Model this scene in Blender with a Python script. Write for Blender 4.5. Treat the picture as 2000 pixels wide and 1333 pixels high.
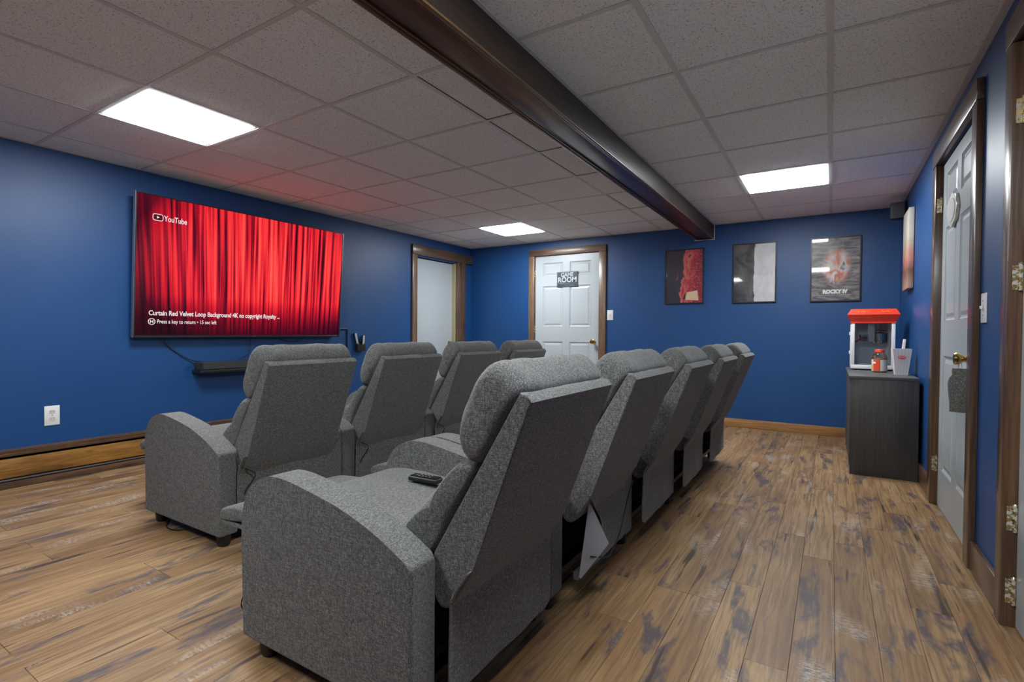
import bpy, bmesh, math, random
from mathutils import Vector, Matrix, noise
random.seed(7)
for o in list(bpy.data.objects): bpy.data.objects.remove(o)
scene = bpy.context.scene
C = scene.collection

# ------------------------------------------------------------------ camera
EYE = 1.02                                   # eye height above the floor
def _rot(rx, ry, rz):
    return (Matrix.Rotation(rz, 3, 'Z') @ Matrix.Rotation(rx, 3, 'X') @ Matrix.Rotation(ry, 3, 'Y'))
M = _rot(-0.0167, -0.0074, 0.5559)           # columns: right, forward, up
right, fwd, up = M.col[0], M.col[1], M.col[2]
cd = bpy.data.cameras.new('camera'); cam = bpy.data.objects.new('camera', cd); C.objects.link(cam)
cd.sensor_width = 36; cd.lens = 1003.5 / 2000 * 36; cd.clip_start = .02
mw = Matrix.Identity(4)
for i in range(3):
    mw[i][0] = right[i]; mw[i][1] = up[i]; mw[i][2] = -fwd[i]
mw[2][3] = EYE
cam.matrix_world = mw
scene.camera = cam

# ------------------------------------------------------------------ world, exposure
w = bpy.data.worlds.new('world'); scene.world = w; w.use_nodes = True
w.node_tree.nodes['Background'].inputs[0].default_value = (.5, .55, .6, 1)
w.node_tree.nodes['Background'].inputs[1].default_value = .02
vs = scene.view_settings
vs.view_transform = 'Standard'; vs.look = 'None'; vs.gamma = 1; vs.use_curve_mapping = False
vs.exposure = 0.0
PANEL_STRENGTH = 45.0                         # ceiling light panels
SCREEN_STRENGTH = 1.12

# ------------------------------------------------------------------ room numbers (metres)
XL, XR, YF, YN, ZC = -4.4985, .545, 6.088, -1.8151, 2.238
GX_L = [XL, -4.148, -3.538, -2.929, -2.319, -1.7098, -1.325]
GX_R = [-1.135, -.6311, -.0215, XR]
GY = [YN] + [1.2329 + .6096 * k for k in range(-4, 8)] + [YF]

# ------------------------------------------------------------------ node helpers
class NT:
    def __init__(s, name):
        m = bpy.data.materials.new(name); m.use_nodes = True
        s.m = m; s.t = m.node_tree; s.t.nodes.clear()
        s.out = s.t.nodes.new('ShaderNodeOutputMaterial')
    def n(s, typ, **kw):
        nd = s.t.nodes.new(typ)
        for k, v in kw.items():
            if k in ('ins',):
                for kk, vv in v.items(): s.put(nd, kk, vv)
            else: setattr(nd, k, v)
        return nd
    def put(s, nd, key, v):
        i = nd.inputs[key]
        if isinstance(v, bpy.types.NodeSocket): s.t.links.new(v, i)
        elif isinstance(v, bpy.types.Node): s.t.links.new(v.outputs[0], i)
        else:
            if isinstance(v, (tuple, list)) and len(v) == 3 and i.type == 'RGBA': v = tuple(v) + (1,)
            i.default_value = v
    def coord(s, kind='Object'):
        if kind == 'World': return s.n('ShaderNodeNewGeometry').outputs['Position']
        return s.n('ShaderNodeTexCoord').outputs[kind]
    def mapping(s, vec, scale=(1, 1, 1), loc=(0, 0, 0), rot=(0, 0, 0)):
        return s.n('ShaderNodeMapping', ins={'Vector': vec, 'Scale': scale, 'Location': loc, 'Rotation': rot}).outputs[0]
    def noise(s, vec, scale=5, detail=2, rough=.5, dist=0):
        return s.n('ShaderNodeTexNoise', ins={'Vector': vec, 'Scale': scale, 'Detail': detail, 'Roughness': rough, 'Distortion': dist}).outputs[0]
    def ramp(s, fac, stops, interp='LINEAR'):
        r = s.n('ShaderNodeValToRGB'); r.color_ramp.interpolation = interp
        e = r.color_ramp.elements
        while len(e) < len(stops): e.new(.5)
        for el, (p, c) in zip(e, stops):
            el.position = p; el.color = (c, c, c, 1) if not isinstance(c, (tuple, list)) else tuple(c) + (1,)
        s.put(r, 'Fac', fac); return r.outputs[0]
    def mix(s, fac, a, b, mode='MIX'):
        nd = s.n('ShaderNodeMix', data_type='RGBA', blend_type=mode)
        s.put(nd, 0, fac); s.put(nd, 6, a); s.put(nd, 7, b); return nd.outputs[2]
    def math(s, op, a, b=0.0, clamp=False):
        nd = s.n('ShaderNodeMath', operation=op, use_clamp=clamp); s.put(nd, 0, a); s.put(nd, 1, b); return nd.outputs[0]
    def vmath(s, op, a, b):
        nd = s.n('ShaderNodeVectorMath', operation=op); s.put(nd, 0, a); s.put(nd, 1, b); return nd.outputs[0]
    def sep(s, v):
        return s.n('ShaderNodeSeparateXYZ', ins={0: v}).outputs
    def bump(s, h, strength=.3, dist=.01):
        return s.n('ShaderNodeBump', ins={'Height': h, 'Strength': strength, 'Distance': dist}).outputs[0]
    def bsdf(s, **kw):
        p = s.n('ShaderNodeBsdfPrincipled')
        for k, v in kw.items(): s.put(p, k.replace('_', ' '), v)
        s.t.links.new(p.outputs[0], s.out.inputs[0]); return p

MATS = {}
def plain(name, col, rough=.5, metal=0.0, **kw):
    if name in MATS: return MATS[name]
    t = NT(name)
    v = t.noise(t.coord(), 35, 3)
    c = t.mix(t.math('MULTIPLY', v, .22), col, tuple(x * .72 for x in col))
    t.bsdf(Base_Color=c, Roughness=rough, Metallic=metal, **kw)
    MATS[name] = t.m; return t.m

def mat_wall():
    t = NT('blue_wall_paint'); P = t.coord('World')
    n1 = t.noise(P, 1.3, 3); n2 = t.noise(P, 260, 2)
    c = t.mix(n1, (.0032, .054, .190), (.0045, .063, .214))
    t.bsdf(Base_Color=c, Roughness=t.math('ADD', .42, t.math('MULTIPLY', n1, .10)), Specular_IOR_Level=.6,
           Normal=t.bump(n2, .12, .002)); return t.m
def mat_tile():
    t = NT('mineral_fibre_tile'); P = t.coord('World')
    rnd = t.n('ShaderNodeObjectInfo').outputs['Random']
    n1 = t.noise(t.mapping(P, (1, 1, 1)), 120, 2, .6); n2 = t.noise(P, 260, 2, .6)
    holes = t.math('MAXIMUM', t.ramp(n1, [(.58, 0), (.67, 1)]), t.ramp(n2, [(.60, 0), (.69, .7)]))
    base = t.mix(rnd, (.89, .895, .89), (.92, .92, .915))
    c = t.mix(t.math('MULTIPLY', holes, .62), base, (.27, .26, .25))
    t.bsdf(Base_Color=c, Roughness=.95, Specular_IOR_Level=.15, Normal=t.bump(t.math('SUBTRACT', 1.0, holes), .5, .002)); return t.m
def mat_wood(name, a, b, dark, axis=0, rough=.4, knots=True, scale=1.0, coat=0.0):
    """sawn, stained board; the grain runs along local axis"""
    t = NT(name)
    P = t.coord('Object')
    rnd = t.n('ShaderNodeObjectInfo').outputs['Random']
    off = t.n('ShaderNodeCombineXYZ', ins={0: t.math('MULTIPLY', rnd, 37.0), 1: t.math('MULTIPLY', rnd, 19.0), 2: t.math('MULTIPLY', rnd, 53.0)}).outputs[0]
    P = t.vmath('ADD', P, off)
    sc = [16 * scale] * 3; sc[axis] = 1.1 * scale
    sf = [110 * scale] * 3; sf[axis] = 4 * scale
    g1 = t.noise(t.mapping(P, tuple(sc)), 1, 4, .6, .6); g2 = t.noise(t.mapping(P, tuple(sf)), 1, 3, .6)
    sl = [3.5 * scale] * 3; sl[axis] = 1.3 * scale
    big = t.noise(t.mapping(P, tuple(sl)), 1, 2)
    c = t.mix(t.ramp(g1, [(.3, 0), (.7, 1)]), a, b)
    c = t.mix(t.math('MULTIPLY', t.ramp(g2, [(.42, 1), (.6, 0)]), .45), c, dark)
    c = t.mix(t.math('MULTIPLY', t.ramp(big, [(.50, 0), (.68, 1)]), .72), c, dark)
    if knots:
        sk = [7 * scale] * 3; sk[axis] = 2.2 * scale
        v = t.n('ShaderNodeTexVoronoi', ins={'Vector': t.mapping(P, tuple(sk)), 'Scale': 1.0}).outputs['Distance']
        c = t.mix(t.math('MULTIPLY', t.ramp(v, [(.05, 1), (.16, 0)]), .75), c, dark)
    t.bsdf(Base_Color=c, Roughness=t.math('ADD', rough, t.math('MULTIPLY', g2, .15)), Coat_Weight=coat, Coat_Roughness=.2,
           Normal=t.bump(t.math('ADD', g1, g2), .25, .003)); return t.m
def mat_plank():
    t = NT('distressed_vinyl_plank')
    P = t.coord('Object'); rnd = t.n('ShaderNodeObjectInfo').outputs['Random']
    off = t.n('ShaderNodeCombineXYZ', ins={0: t.math('MULTIPLY', rnd, 41.0), 1: t.math('MULTIPLY', rnd, 97.0), 2: t.math('MULTIPLY', rnd, 13.0)}).outputs[0]
    P = t.vmath('ADD', P, off)
    wv = t.noise(t.mapping(P, (6, 1.2, 1)), 1, 2)
    Pd = t.vmath('ADD', P, t.n('ShaderNodeCombineXYZ', ins={0: t.math('MULTIPLY', wv, .06), 1: 0.0, 2: 0.0}).outputs[0])
    grain = t.noise(t.mapping(Pd, (75, 3.0, 1)), 1, 4, .62)
    fine = t.noise(t.mapping(Pd, (260, 8, 1)), 1, 2, .6)
    low = t.noise(t.mapping(P, (9, 1.3, 1)), 1, 3)
    c = t.mix(rnd, (.200, .100, .036), (.40, .235, .105))
    c = t.mix(t.math('MULTIPLY', t.ramp(low, [(.35, 0), (.68, 1)]), .7), c, (.44, .285, .145))
    c = t.mix(t.math('MULTIPLY', t.ramp(grain, [(.40, 1), (.56, 0)]), .55), c, (.115, .058, .026))
    c = t.mix(t.math('MULTIPLY', t.ramp(fine, [(.40, 1), (.6, 0)]), .18), c, (.08, .04, .02))
    # slate coloured stains
    st = t.noise(t.mapping(Pd, (10.5, 2.6, 1), (3, 7, 0)), 1, 4, .62, .5)
    stf = t.noise(t.mapping(P, (55, 14, 1)), 1, 3, .7)
    sm = t.math('MULTIPLY', t.ramp(st, [(.55, 0), (.635, 1)]), t.ramp(stf, [(.28, .25), (.55, 1)]))
    c = t.mix(t.math('MULTIPLY', sm, .88), c, (.070, .056, .068))
    # long dark cracks
    ck = t.noise(t.mapping(Pd, (24, 1.5, 1), (11, 3, 0)), 1, 3, .55)
    c = t.mix(t.math('MULTIPLY', t.ramp(ck, [(.63, 0), (.68, 1)]), .88), c, (.040, .024, .022))
    # pale scraped saw marks across the board
    wm = t.noise(t.mapping(P, (6.5, 2.3, 1), (31, 17, 0)), 1, 2)
    wf = t.noise(t.mapping(P, (40, 120, 1)), 1, 3, .7)
    wmask = t.math('MULTIPLY', t.ramp(wm, [(.585, 0), (.70, 1)]), t.ramp(wf, [(.42, 0), (.62, 1)]))
    c = t.mix(t.math('MULTIPLY', wmask, .65), c, (.50, .46, .42))
    # knots
    v = t.n('ShaderNodeTexVoronoi', ins={'Vector': t.mapping(P, (9, 2.6, 1)), 'Scale': .62}).outputs['Distance']
    c = t.mix(t.math('MULTIPLY', t.ramp(v, [(.03, 1), (.10, 0)]), .8), c, (.05, .03, .022))
    t.bsdf(Base_Color=c, Roughness=t.math('ADD', .40, t.math('MULTIPLY', grain, .16)), Specular_IOR_Level=.42,
           Normal=t.bump(t.math('ADD', grain, t.math('MULTIPLY', fine, .5)), .16, .003)); return t.m
def mat_fabric():
    t = NT('grey_tweed_fabric'); P = t.coord('Object')
    a = t.noise(t.mapping(P, (85, 560, 560)), 1, 2, .6); b = t.noise(t.mapping(P, (560, 560, 85)), 1, 2, .6)
    d = t.noise(t.mapping(P, (560, 85, 560)), 1, 2, .6); big = t.noise(P, 14, 3)
    s = t.math('MULTIPLY', t.math('ADD', t.math('ADD', a, b), d), .3333)
    c = t.ramp(s, [(.40, (.036, .036, .034)), (.50, (.114, .114, .108)), (.61, (.30, .30, .285))])
    c = t.mix(t.math('MULTIPLY', big, .22), c, (.09, .09, .087))
    t.bsdf(Base_Color=c, Roughness=.93, Specular_IOR_Level=.2, Sheen_Weight=.15, Sheen_Roughness=.5,
           Normal=t.bump(s, .45, .002)); return t.m
def mat_emit(name, col, strength):
    t = NT(name); e = t.n('ShaderNodeEmission', ins={0: col, 1: strength})
    t.t.links.new(e.outputs[0], t.out.inputs[0]); return t.m
def mat_screen(W, H):
    """the film on the screen: a red stage curtain, local x across (0..W), z up (0..H)"""
    t = NT('screen_picture'); x, y, z = t.sep(t.coord('Object'))
    u = t.math('DIVIDE', x, W); v = t.math('DIVIDE', z, H)
    lean = t.math('ADD', u, t.math('MULTIPLY', t.math('MULTIPLY', t.math('SUBTRACT', u, .62), t.math('SUBTRACT', 1.0, v)), .045))
    vec = t.n('ShaderNodeCombineXYZ', ins={0: lean, 1: t.math('MULTIPLY', v, .012), 2: 0.0}).outputs[0]
    f1 = t.noise(vec, 62, 1, .4); f2 = t.noise(vec, 150, 2, .5); f3 = t.noise(vec, 9, 1)
    fold = t.math('ADD', t.math('MULTIPLY', f1, .72), t.math('MULTIPLY', f2, .28))
    fold = t.ramp(fold, [(.34, .03), (.44, .38), (.54, .80), (.68, 1.0)])
    dx = t.math('DIVIDE', t.math('SUBTRACT', u, .58), .60); dz = t.math('DIVIDE', t.math('SUBTRACT', v, .57), .78)
    r = t.math('ADD', t.math('MULTIPLY', dx, dx), t.math('MULTIPLY', dz, dz))
    spot = t.ramp(r, [(.0, 1.0), (.5, .82), (.85, .40), (1.0, .16)])
    foot = t.ramp(v, [(.0, .14), (.12, .34), (.22, .68), (.30, 1.0)])
    val = t.math('MULTIPLY', t.math('MULTIPLY', fold, spot), foot)
    col = t.ramp(val, [(.0, (.006, .002, .006)), (.12, (.10, .002, .012)), (.42, (.55, .008, .022)), (.75, (.93, .035, .04)), (1.0, (1.0, .11, .085))])
    e = t.n('ShaderNodeEmission', ins={0: col, 1: SCREEN_STRENGTH})
    g = t.n('ShaderNodeBsdfGlossy', ins={0: (1, 1, 1), 'Roughness': .16})
    fr = t.n('ShaderNodeFresnel', ins={0: 1.45})
    mx = t.n('ShaderNodeMixShader', ins={0: t.math('MULTIPLY', fr, .8), 1: e, 2: g})
    t.t.links.new(mx.outputs[0], t.out.inputs[0]); return t.m
def mat_glass(name, tint=(.93, .96, .97)):
    t = NT(name)
    tr = t.n('ShaderNodeBsdfTransparent', ins={0: tint}); g = t.n('ShaderNodeBsdfGlossy', ins={0: (1, 1, 1), 'Roughness': .04})
    fr = t.n('ShaderNodeFresnel', ins={0: 1.45})
    mx = t.n('ShaderNodeMixShader', ins={0: fr, 1: tr, 2: g})
    t.t.links.new(mx.outputs[0], t.out.inputs[0]); return t.m
def mat_print(name, build):
    t = NT(name); x, y, z = t.sep(t.coord('Object'))
    t.bsdf(Base_Color=build(t, x, z), Roughness=.35, Coat_Weight=1.0, Coat_Roughness=.04); return t.m

WALL = mat_wall(); TILE = mat_tile(); PLANK = mat_plank(); FABRIC = mat_fabric()
TEE = plain('painted_steel_tee', (.68, .68, .655), .5)
PLENUM = plain('dark_plenum', (.03, .03, .03), .9)
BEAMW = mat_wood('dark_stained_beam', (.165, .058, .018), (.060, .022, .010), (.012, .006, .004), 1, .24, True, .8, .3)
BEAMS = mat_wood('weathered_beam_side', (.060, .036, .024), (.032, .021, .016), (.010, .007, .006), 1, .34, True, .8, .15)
def casing(ax): return mat_wood('rustic_casing_%s' % 'xyz'[ax], (.26, .155, .085), (.15, .085, .047), (.035, .020, .013), ax, .30, True, 1, .4)
BEADW = mat_wood('worn_edge_bead', (.24, .13, .06), (.12, .06, .03), (.03, .015, .01), 1, .28, False, .8, .3)
CAS = [casing(0), casing(1), casing(2)]
def darkcas(ax): return mat_wood('brown_casing_%s' % 'xyz'[ax], (.16, .083, .042), (.10, .052, .028), (.022, .012, .008), ax, .24, True, 1, .6)
DCAS = [darkcas(0), darkcas(1), darkcas(2)]
PINE_X = mat_wood('stained_pine_x', (.50, .27, .095), (.36, .18, .06), (.10, .045, .02), 0, .36, True, .9)
PINE_Y = mat_wood('stained_pine_y', (.44, .215, .045), (.25, .105, .020), (.060, .026, .010), 1, .34, True, 1.7)
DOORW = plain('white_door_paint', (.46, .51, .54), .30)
WHITE = plain('white_plastic', (.80, .80, .79), .35)
BLACKP = plain('black_plastic', (.012, .012, .013), .42)
BLACKM = plain('black_steel', (.02, .02, .021), .4, .6)
STEEL = plain('polished_steel', (.55, .56, .57), .22, 1.0)
BRASS = plain('polished_brass', (.72, .50, .16), .18, 1.0)
def mat_spotted():
    t = NT('paint_spotted_brass'); n = t.noise(t.coord(), 75, 2, .6)
    k = t.ramp(n, [(.49, 0), (.55, 1)])
    t.bsdf(Base_Color=t.mix(k, (.55, .42, .18), (.50, .49, .45)), Roughness=t.math('ADD', .25, t.math('MULTIPLY', k, .3)), Metallic=t.math('SUBTRACT', 1.0, k)); return t.m
AGEDB = mat_spotted()
CLOTHB = plain('black_dust_cloth', (.010, .010, .011), .95)
LINING = plain('white_lining_felt', (.60, .60, .62), .9)
CABW = mat_wood('charcoal_woodgrain_laminate', (.098, .092, .088), (.074, .069, .066), (.042, .039, .038), 2, .46, False, .9)
CABT = mat_wood('charcoal_laminate_top', (.135, .132, .13), (.105, .102, .10), (.07, .067, .066), 1, .40, False, .9)
REDP = plain('glossy_red_metal', (.80, .045, .018), .28, 0, Coat_Weight=.4)
FRAMEB = plain('black_picture_frame', (.018, .018, .02), .35)
GLASS = mat_glass('clear_glass')

# ------------------------------------------------------------------ mesh helpers
def bm_box(bm, x0, x1, y0, y1, z0, z1, bev=0.0, seg=2):
    r = bmesh.ops.create_cube(bm, size=1.0)
    vs_ = r['verts']
    for v in vs_:
        v.co = Vector(((x0 + x1) / 2 + v.co.x * (x1 - x0), (y0 + y1) / 2 + v.co.y * (y1 - y0), (z0 + z1) / 2 + v.co.z * (z1 - z0)))
    if bev > 0:
        es = list({e for v in vs_ for e in v.link_edges})
        bmesh.ops.bevel(bm, geom=es, offset=bev, segments=seg, profile=.5, affect='EDGES')
def bm_prism(bm, prof, a0, a1, axis='y', bev=0.0, seg=3):
    """prof: loop of (p, q); extruded along axis. axis y: (x,z); x: (y,z); z: (x,y)"""
    def mk(p, q, a): return {'y': (p, a, q), 'x': (a, p, q), 'z': (p, q, a)}[axis]
    A = [bm.verts.new(mk(p, q, a0)) for p, q in prof]; B = [bm.verts.new(mk(p, q, a1)) for p, q in prof]
    n = len(prof)
    f1 = bm.faces.new(A); f2 = bm.faces.new(B[::-1])
    for i in range(n): bm.faces.new((A[i], B[i], B[(i + 1) % n], A[(i + 1) % n]))
    if bev > 0:
        es = list(f1.edges) + list(f2.edges)
        bmesh.ops.bevel(bm, geom=es, offset=bev, segments=seg, profile=.5, affect='EDGES')
def bm_tube(bm, pts, r, seg=8):
    pts = [Vector(p) for p in pts]; rings = []
    for i, p in enumerate(pts):
        d = (pts[min(i + 1, len(pts) - 1)] - pts[max(i - 1, 0)]).normalized()
        a = d.cross(Vector((0, 0, 1)));  a = d.cross(Vector((1, 0, 0))) if a.length < .2 else a
        a.normalize(); b = d.cross(a)
        rings.append([bm.verts.new(p + (a * math.cos(2 * math.pi * k / seg) + b * math.sin(2 * math.pi * k / seg)) * r) for k in range(seg)])
    for i in range(len(rings) - 1):
        for k in range(seg): bm.faces.new((rings[i][k], rings[i][(k + 1) % seg], rings[i + 1][(k + 1) % seg], rings[i + 1][k]))
    bm.faces.new(rings[0][::-1]); bm.faces.new(rings[-1])
def bm_lathe(bm, prof, c=(0, 0, 0), seg=24, axis='z'):
    rings = []
    for r, h in prof:
        ring = []
        for k in range(seg):
            a = 2 * math.pi * k / seg; p, q = r * math.cos(a), r * math.sin(a)
            v = {'z': (p, q, h), 'x': (h, p, q), 'y': (p, h, q)}[axis]
            ring.append(bm.verts.new(Vector(c) + Vector(v)))
        rings.append(ring)
    for i in range(len(rings) - 1):
        for k in range(seg): bm.faces.new((rings[i][k], rings[i][(k + 1) % seg], rings[i + 1][(k + 1) % seg], rings[i + 1][k]))
    bm.faces.new(rings[0][::-1]); bm.faces.new(rings[-1])
def bm_ring(bm, r0, r1, t_, seg=24):
    A = [[bm.verts.new((h_, r_ * math.cos(2 * math.pi * k / seg), r_ * math.sin(2 * math.pi * k / seg))) for r_, h_ in ((r0, 0), (r1, 0), (r1, t_), (r0, t_))] for k in range(seg)]
    for k in range(seg):
        for j in range(4): bm.faces.new((A[k][j], A[k][(j + 1) % 4], A[(k + 1) % seg][(j + 1) % 4], A[(k + 1) % seg][j]))
def spline(pts, n=6, closed=False):
    out = []; N = len(pts)
    rng = range(N if closed else N - 1)
    for i in rng:
        g = lambda k: Vector(pts[k % N]) if closed else Vector(pts[min(max(k, 0), N - 1)])
        p0, p1, p2, p3 = g(i - 1), g(i), g(i + 1), g(i + 2)
        for j in range(n):
            t = j / n
            out.append(tuple(.5 * ((2 * p1) + (p2 - p0) * t + (2 * p0 - 5 * p1 + 4 * p2 - p3) * t * t + (3 * p1 - p0 - 3 * p2 + p3) * t ** 3)))
    if not closed: out.append(tuple(pts[-1]))
    return out
def bm_pillow(bm, prof, y0, y1, ends=.035, wrinkle=.004, seed=0, ns=22):
    """stuffed cushion: closed (x,z) profile carried along y and drawn in at both ends"""
    prof = spline(prof, 5, True); n = len(prof)
    cx = sum(p[0] for p in prof) / n; cz = sum(p[1] for p in prof) / n
    yc, hw = (y0 + y1) / 2, (y1 - y0) / 2
    rings = []
    for i in range(ns + 1):
        th = -math.pi / 2 + math.pi * i / ns
        # quarter-round ends of depth `ends`, flat between
        s = math.sin(th); tt = math.copysign(abs(s) ** .55, s)
        y = yc + hw * tt
        d = max(0, abs(tt) * hw - (hw - ends)) / ends
        k = math.sqrt(max(0, 1 - d * d))
        ring = []
        for p in prof:
            dx, dz = p[0] - cx, p[1] - cz; L = math.hypot(dx, dz) or 1
            sh = (L - ends * (1 - k)) / L if L > ends else k
            co = Vector((cx + dx * sh, y, cz + dz * sh))
            if wrinkle:
                nv = noise.noise(Vector((co.x * 9, co.y * 22 + seed * 5, co.z * 9))) + .5 * noise.noise(Vector((co.x * 30, co.y * 40 + seed, co.z * 30)))
                co += Vector((dx / L, 0, dz / L)) * nv * wrinkle
            ring.append(bm.verts.new(co))
        rings.append(ring)
    for i in range(ns):
        for k in range(n): bm.faces.new((rings[i][k], rings[i + 1][k], rings[i + 1][(k + 1) % n], rings[i][(k + 1) % n]))
    bm.faces.new(rings[0]); bm.faces.new(rings[-1][::-1])

def obj(name, build, mat, parent=None, smooth=35, loc=None, rot=None):
    bm = bmesh.new(); build(bm)
    bmesh.ops.recalc_face_normals(bm, faces=bm.faces)
    me = bpy.data.meshes.new(name); bm.to_mesh(me); bm.free()
    me.materials.append(mat)
    if smooth:
        for p in me.polygons: p.use_smooth = True
        me.set_sharp_from_angle(angle=math.radians(smooth))
    o = bpy.data.objects.new(name, me); C.objects.link(o)
    if name in ('armrest', 'back_shell'):
        wn = o.modifiers.new('weighted_normal', 'WEIGHTED_NORMAL'); wn.keep_sharp = True; wn.weight = 100
    if parent: o.parent = parent
    if loc: o.location = loc
    if rot: o.rotation_euler = rot
    return o
def boxo(name, x0, x1, y0, y1, z0, z1, mat, parent=None, bev=0.0, at=None):
    """a box given in the parent's space, its own origin at its centre"""
    c = ((x0 + x1) / 2, (y0 + y1) / 2, (z0 + z1) / 2)
    h = ((x1 - x0) / 2, (y1 - y0) / 2, (z1 - z0) / 2)
    return obj(name, lambda bm: bm_box(bm, -h[0], h[0], -h[1], h[1], -h[2], h[2], bev), mat, parent, loc=c)
def share(src, name, loc, parent=None, scale=None, rot=None):
    o = bpy.data.objects.new(name, src.data); C.objects.link(o); o.location = loc
    if scale: o.scale = scale
    if rot: o.rotation_euler = rot
    if parent: o.parent = parent
    return o
def empty(name, loc=(0, 0, 0), rz=0.0):
    o = bpy.data.objects.new(name, None); C.objects.link(o); o.location = loc; o.rotation_euler = (0, 0, rz)
    o.empty_display_size = .1; return o
def tag(o, label, cat, group=None, kind=None):
    o['label'] = label; o['category'] = cat
    if group: o['group'] = group
    if kind: o['kind'] = kind
    return o
def copy_tree(o, parent=None):
    c = o.copy(); C.objects.link(c); c.parent = parent
    for ch in o.children: copy_tree(ch, c)
    return c
def text(name, body, size, mat, parent, loc, rot, align='CENTER', extrude=.0004, xs=1.0, offset=0.0):
    cu = bpy.data.curves.new(name, 'FONT'); cu.body = body; cu.size = size; cu.align_x = align; cu.align_y = 'CENTER'; cu.extrude = extrude
    cu.offset = offset
    tmp = bpy.data.objects.new('lettering_source', cu); C.objects.link(tmp)
    me = bpy.data.meshes.new_from_object(tmp.evaluated_get(bpy.context.evaluated_depsgraph_get()))
    bpy.data.objects.remove(tmp); bpy.data.curves.remove(cu)
    me.materials.clear(); me.materials.append(mat)
    o = bpy.data.objects.new(name, me); C.objects.link(o); o.parent = parent; o.location = loc; o.rotation_euler = rot; o.scale = (xs, 1, 1)
    return o
PI = math.pi

# ================================================================== SETTING
# walls with door openings
def wall(name, along, p0, p1, a0, a1, openings, label):
    def build(bm):
        def seg(s0, s1, z0, z1):
            if along == 'x': bm_box(bm, s0, s1, p0, p1, z0, z1)
            else: bm_box(bm, p0, p1, s0, s1, z0, z1)
        cur = a0
        for o0, o1, zt in sorted(openings):
            seg(cur, o0, -.02, 2.42); seg(o0, o1, zt, 2.42); cur = o1
        seg(cur, a1, -.02, 2.42)
    return tag(obj(name, build, WALL, smooth=0), label, 'wall', kind='structure')
D1 = (4.915, 5.735, 1.985)     # opening in the television wall
D2 = (-3.425, -2.490, 2.055)   # games room door
D3 = (3.045, 3.985, 2.04)      # right-hand door
D4 = (1.49, 2.445, 2.04)       # second right-hand door
wall('wall_left', 'y', XL - .14, XL, YN - .14, YF + .14, [D1], 'long satin blue wall carrying the television')
wall('wall_far', 'x', YF, YF + .14, XL, XR, [D2], 'blue end wall with three framed posters')
wall('wall_right', 'y', XR, XR + .14, YN - .14, YF + .14, [D3, D4], 'blue side wall with two white doors')
wall('wall_near', 'x', YN - .14, YN, XL, XR, [], 'plain blue end wall facing the posters')

# floor: base sheet and single planks
fl = tag(boxo('floor', XL - .2, XR + .2, YN - .2, YF + .2, -.06, -.006, plain('dark_subfloor', (.06, .035, .02), .8)), 'floor of distressed brown wood-look planks', 'floor', kind='structure')
PW, PL = .1220, 1.2192
def plank_mesh(L, wd):
    def b(bm): bm_box(bm, -wd / 2 + .0004, wd / 2 - .0004, -L / 2 + .0006, L / 2 - .0006, -.006, 0, .0007, 1)
    return b
src = {}
nx = int((XR + .06 - XL) / PW) + 1
fo = Vector(fl.location); rest = []
for i in range(nx):
    x0 = XL + .01 + i * PW; x1 = min(x0 + PW, XR + .085)
    y = YN + .005 - random.choice([.1, .35, .55, .8, 1.0, .2, .65]) ; first = True
    while y < YF - .01:
        a, b_ = max(y, YN), min(y + PL, YF - .001)
        if b_ < .15: rest.append((x0, x1, a, b_))
        elif b_ - a > .03:
            key = (round(b_ - a, 3), round(x1 - x0, 3))
            loc = Vector(((x0 + x1) / 2, (a + b_) / 2, 0)) - fo
            if key in src: share(src[key], 'plank', loc, fl)
            else:
                src[key] = obj('plank', plank_mesh(b_ - a, x1 - x0), PLANK, fl, smooth=0, loc=loc)
        y += PL

def rest_build(bm):
    for x0, x1, a, b_ in rest:
        if b_ - a > .03: bm_box(bm, x0 + .0004, x1 - .0004, a + .0006, b_ - .0006, -.006, 0)
rp = obj('plank_field', rest_build, PLANK, fl, smooth=0, loc=-fo); rp['kind'] = 'stuff'

# ceiling: slab, tee grid, single tiles
ce = tag(boxo('ceiling', XL - .14, XR + .14, YN - .14, YF + .14, 2.42, 2.46, PLENUM), 'suspended ceiling of speckled square tiles in a pale grid', 'ceiling', kind='structure')
co = Vector(ce.location)
LIGHTS = {('L', 2, 5): 'lit square ceiling panel nearest the television top edge', ('L', 2, 11): 'lit square ceiling panel by the game room door corner',
          ('R', 1, 10): 'lit square ceiling panel over the poster wall side of the aisle', ('R', 1, 4): 'lit square ceiling panel above the near end of the back row',
          ('L', 4, 2): 'lit square ceiling panel left of the beam behind the back row'}
tsrc = {}
def tile_build(wx, wy):
    return lambda bm: bm_box(bm, -wx / 2, wx / 2, -wy / 2, wy / 2, 0, .015, .002, 1)
lightcells = []
for side, gx in (('L', GX_L), ('R', GX_R)):
    for i in range(len(gx) - 1):
        for j in range(len(GY) - 1):
            x0, x1, y0, y1 = gx[i], gx[i + 1], GY[j], GY[j + 1]
            if (side, i, j) in LIGHTS:
                lightcells.append((x0, x1, y0, y1, LIGHTS[(side, i, j)])); continue
            cut = side == 'L' and i == 5
            e0 = .016 if (cut and j in (6, 7, 8, 10)) else .004
            e1 = .016 if (cut and j in (6, 7, 8, 10)) else .004
            wx, wy = round(x1 - x0 - .004 - e0, 4), round(y1 - y0 - .004 - e1, 4)
            loc = Vector(((x0 + e0 + x1 - .004) / 2, (y0 + .004 + y1 - e1) / 2, ZC + .0015 + random.uniform(0, .0008))) - co
            rot = (random.uniform(-.0012, .0012), random.uniform(-.0012, .0012), 0)
            if (wx, wy) in tsrc: share(tsrc[(wx, wy)], 'ceiling_tile', loc, ce)
            else: tsrc[(wx, wy)] = obj('ceiling_tile', tile_build(wx, wy), TILE, ce, smooth=0, loc=loc)
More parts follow.
